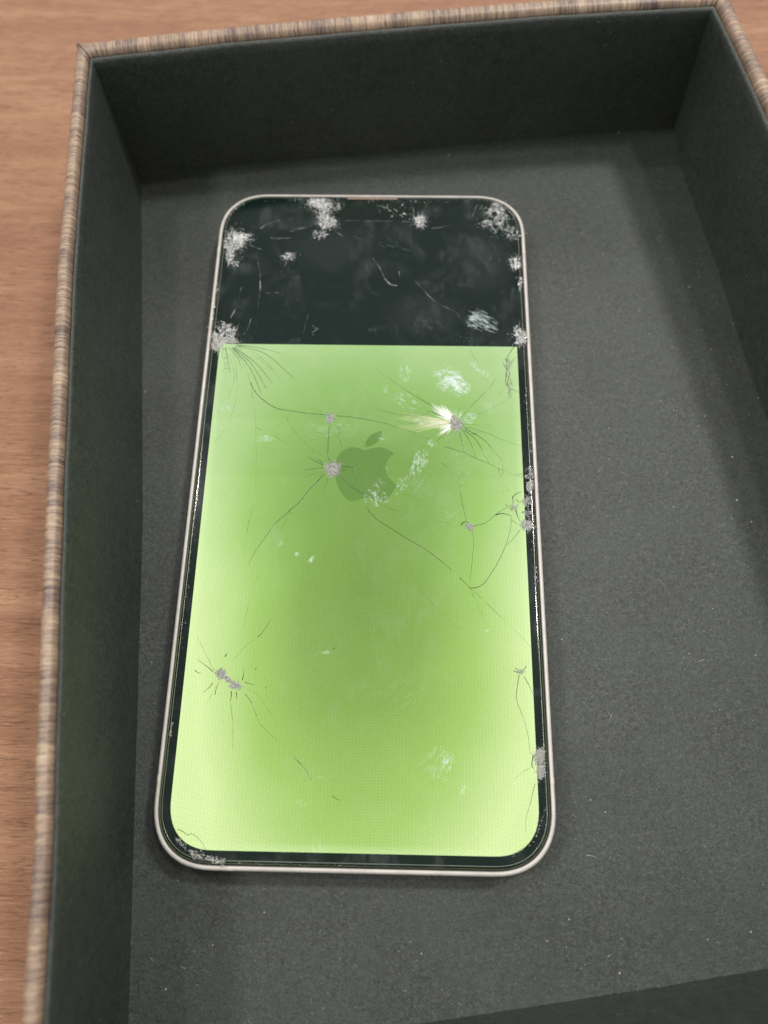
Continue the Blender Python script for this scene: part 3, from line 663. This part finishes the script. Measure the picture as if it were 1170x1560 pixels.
smear_glint(404, 668, 13, 6, -.1, 60, -.2, 'smear_glint', (4, 10)); smear_glint(344, 621, 16, 4, 0, 60, .05, 'smear_glint', (4, 10), .007); smear_glint(473, 855, 3.5, 8, .5, 70, -1.0, 'smear_glintf', (5, 9), .016); smear_glint(452, 845, 4, 4, .5, 34, -1.0, 'smear_glintf', (4, 7), .014); smear_glint(428, 828, 3.5, 4, .5, 20, -1.0, 'smear_glintf', (4, 6), .014)
smear_glint(664, 1166, 24, 26, .4, 330, -1.15, 'smear_glintf', (8, 20), .009); smear_glint(682, 1160, 10, 13, .3, 90, -1.2, 'smear_glint', (5, 10), .007); smear_glint(704, 1203, 5, 11, .2, 90, -1.2, 'smear_glintf', (5, 11), .012); smear_glint(494, 995, 15, 3.5, -.3, 60, -.3, 'smear_glintf', (4, 10), .012)
smear_glint(462, 1222, 11, 6, 0, 60, 1.2, 'smear_glintf', (4, 9), .010); smear_glint(484, 1290, 14, 10, 0, 70, 1.3, 'smear_glintf', (5, 14), .010); smear_glint(610, 1065, 44, 26, -.5, 70, -.75, 'smear_glintf', (10, 30), .006); smear_glint(660, 1080, 60, 30, -.6, 50, -.8, 'smear_glintf', (10, 34), .005)
smear_glint(744, 960, 16, 2, -.4, 10, -.4, 'smear_glint', (8, 18), .007); smear_glint(488, 1184, 24, 3, 0, 16, .05, 'smear_glintf', (8, 16), .007)
# on the dark part: thumb streaks and the prismatic flake
smear_glint(736, 490, 26, 13, .45, 330, .45, 'prism', (8, 26), .011, 'iridescent_patch'); smear_glint(721, 488, 12, 11, .3, 260, .45, 'prism', (3, 8), .012, 'iridescent_patch')
smear_glint(645, 492, 26, 16, -.3, 90, 1.25, 'smear_glintf', (6, 14), .005); smear_glint(755, 390, 22, 26, .2, 60, -1.1, 'smear_glintf', (5, 12), .004); smear_glint(445, 320, 36, 16, -.1, 60, -.3, 'smear_glintf', (6, 18), .004); smear_glint(600, 375, 44, 16, .2, 90, .3, 'smear_glintf', (6, 16), .005)

# glare beside the upper right impact, painted as cream and amber rays
vs, fs = [], []
def wedge(vs, fs, p0, p1, p2, h): 
    b = len(vs); q = [G(*p) for p in (p0, p1, p2)]
    vs += [(q[0].x, q[0].y, ZG + h), (q[1].x, q[1].y, ZG + .0004), (q[2].x, q[2].y, ZG + .0004), (q[0].x, q[0].y, ZG - .001)]
    fs += [(b, b + 1, b + 2), (b, b + 3, b + 1), (b, b + 2, b + 3)]
cx, cy = 694, 643
def fan(a0, a1, n, r0, r1, mat, name, h=.010):
    vs, fs = [], []
    for i in range(n):
        a = lerp(a0, a1, (i + .5) / n) + rng.gauss(0, .03); rr = rng.uniform(r0, r1); r_in = rng.uniform(5, 9); wdt = rng.uniform(.03, .075)
        wedge(vs, fs, (cx + r_in * math.cos(a), cy + r_in * math.sin(a)), (cx + rr * math.cos(a - wdt), cy + rr * math.sin(a - wdt)), (cx + rr * math.cos(a + wdt), cy + rr * math.sin(a + wdt)), h * rng.uniform(.5, 1.3))
    return obj(name, vs, fs, MT[mat], phone)
def rays(a0, a1, n, r0, r1, mat, wd, name):
    vs, fs = [], []
    for i in range(n):
        a = rng.uniform(a0, a1); env = .45 + .75 * abs(noise.noise(Vector((a * 4.5, .3, r1)))) + .25 * rng.random()
        rr = min(r1, max(r0 + 3, r1 * env)); ri = rng.uniform(6, 11) + rng.random() ** 2 * (rr - 8) * .5
        b = a + rng.gauss(0, .02)
        ribbon(vs, fs, [G(cx + ri * math.cos(a), cy + ri * math.sin(a)).xy, G(cx + (ri + rr) * .5 * math.cos(b), cy + (ri + rr) * .5 * math.sin(b)).xy, G(cx + rr * math.cos(b), cy + rr * math.sin(b)).xy], wd * rng.uniform(.5, 1.4), wd * .3, .002, ZG + .0012 + .0008 * rng.random())
    return obj(name, vs, fs, MT[mat], phone)
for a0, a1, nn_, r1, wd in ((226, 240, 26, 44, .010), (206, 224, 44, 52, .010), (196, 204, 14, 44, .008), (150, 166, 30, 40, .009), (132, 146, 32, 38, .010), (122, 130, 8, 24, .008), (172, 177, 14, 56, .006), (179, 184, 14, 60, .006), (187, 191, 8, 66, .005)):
    rays(R(a0), R(a1), nn_, r1 * .35, r1, 'cream', wd, 'glare_ray')
rays(R(195), R(240), 60, 12, 22, 'cream', .010, 'glare_ray'); rays(R(125), R(165), 50, 12, 20, 'cream', .010, 'glare_ray')
rays(R(240), R(330), 50, 10, 26, 'cream', .004, 'glare_ray'); rays(R(10), R(110), 30, 10, 20, 'cream', .003, 'glare_ray')
rays(R(183), R(189), 34, 66, 92, 'amber', .012, 'amber_glare'); rays(R(165), R(173), 34, 60, 88, 'amber', .011, 'amber_glare'); rays(R(173), R(183), 26, 60, 90, 'amber', .010, 'amber_glare')
smear_glint(616, 636, 16, 7, .05, 60, .06, 'amber', (10, 26), .012, 'amber_glare'); smear_glint(620, 652, 24, 3, .35, 40, .35, 'amber', (10, 26), .010, 'amber_glare'); smear_glint(640, 642, 12, 7, .0, 60, .03, 'smear_glint', (8, 16), .008)
smear_glint(503, 655, 46, 14, .03, 420, .02, 'smear_glintf', (8, 26), .006, 'smear_glint')  # pale streaks painted as a faint reflection in the glass
for o in phone.children:
    if o.name.split('.')[0] in ('smear_glint', 'amber_glare', 'glare_ray', 'iridescent_patch', 'edge_splinters', 'impact_mark'): o['kind'] = 'stuff'
    for c in o.children:
        if c.name.startswith('crack_glint'): c['kind'] = 'stuff'

# ---------------------------------------------------------------- dust on the lining
vs, fs = [], []
def speck(x, y, z, r):
    b = len(vs); k = 5
    for i in range(k):
        a = 6.283 * i / k + rng.random(); vs.append((x + r * math.cos(a), y + r * math.sin(a), z))
    vs.append((x, y, z + r * 1.2))
    for i in range(k): fs.append((b + i, b + (i + 1) % k, b + k))
def fibre(pts, w):
    ribbon(vs, fs, cat([Vector(p) for p in pts], 5), w, w * .5, w * .7, .004)
cnt = 0
while cnt < 520:
    x, y = rng.uniform(-5.5, 8.6), rng.uniform(-9.3, 9.8)
    if abs(x) < 3.7 and abs(y) < 7.45: continue
    if x < -5.6 + (9 - y) * .11 or (x < 0 and rng.random() < .55): continue
    if y < -9.5 + .1 * x: continue
    speck(x, y, -.002, .004 + .008 * rng.random() ** 3); cnt += 1
for px, py, r in ((684, 236, .022), (943, 202, .018), (1116, 696, .026), (1123, 762, .030), (1145, 795, .020), (1064, 649, .018), (1032, 735, .013), (1024, 528, .016), (1083, 532, .016), (928, 652, .016), (1115, 790, .018), (1042, 1002, .016), (944, 1483, .022), (867, 1401, .017), (1144, 1420, .018), (1086, 927, .016), (252, 1507, .020), (221, 597, .018), (324, 1440, .013), (974, 473, .018), (989, 509, .016), (1050, 437, .016)):
    p = at(px, py, 0); speck(p.x, p.y, -.002, r)
for pts in ([(927,1086),(931,1092),(935,1098)], [(932,1088),(930,1095)], [(1002,882),(1012,892),(1018,903)], [(893,1303),(902,1304),(908,1306),(912,1310)], [(872,1240),(878,1246)], [(1065,1008),(1073,1005),(1078,1010)], [(910,720),(920,708)], [(925,1458),(930,1455)]):
    fibre([at(*p, .004)[:2] for p in pts], .012)
for i in range(260):
    x, y = rng.uniform(3.8, 8.6), rng.uniform(-9, 9); 
    if rng.random() < .35: x, y = rng.uniform(-5, 3), rng.uniform(-9.8, -7.6)
    if rng.random() < .2: x, y = rng.uniform(-4.6, -3.8), rng.uniform(-7, 8)
    if y < -9.6 + .1 * x: continue
    a = rng.uniform(0, 6.28); L = rng.uniform(.02, .09); b = rng.uniform(-.02, .02)
    fibre([(x, y), (x + L * .5 * math.cos(a) + b, y + L * .5 * math.sin(a) - b), (x + L * math.cos(a), y + L * math.sin(a))], rng.uniform(.003, .006))
dust = obj('dust', vs, fs, MT['dust']); dust['kind'] = 'stuff'; dust['label'] = 'pale dust specks and lint on the black lining of the box'
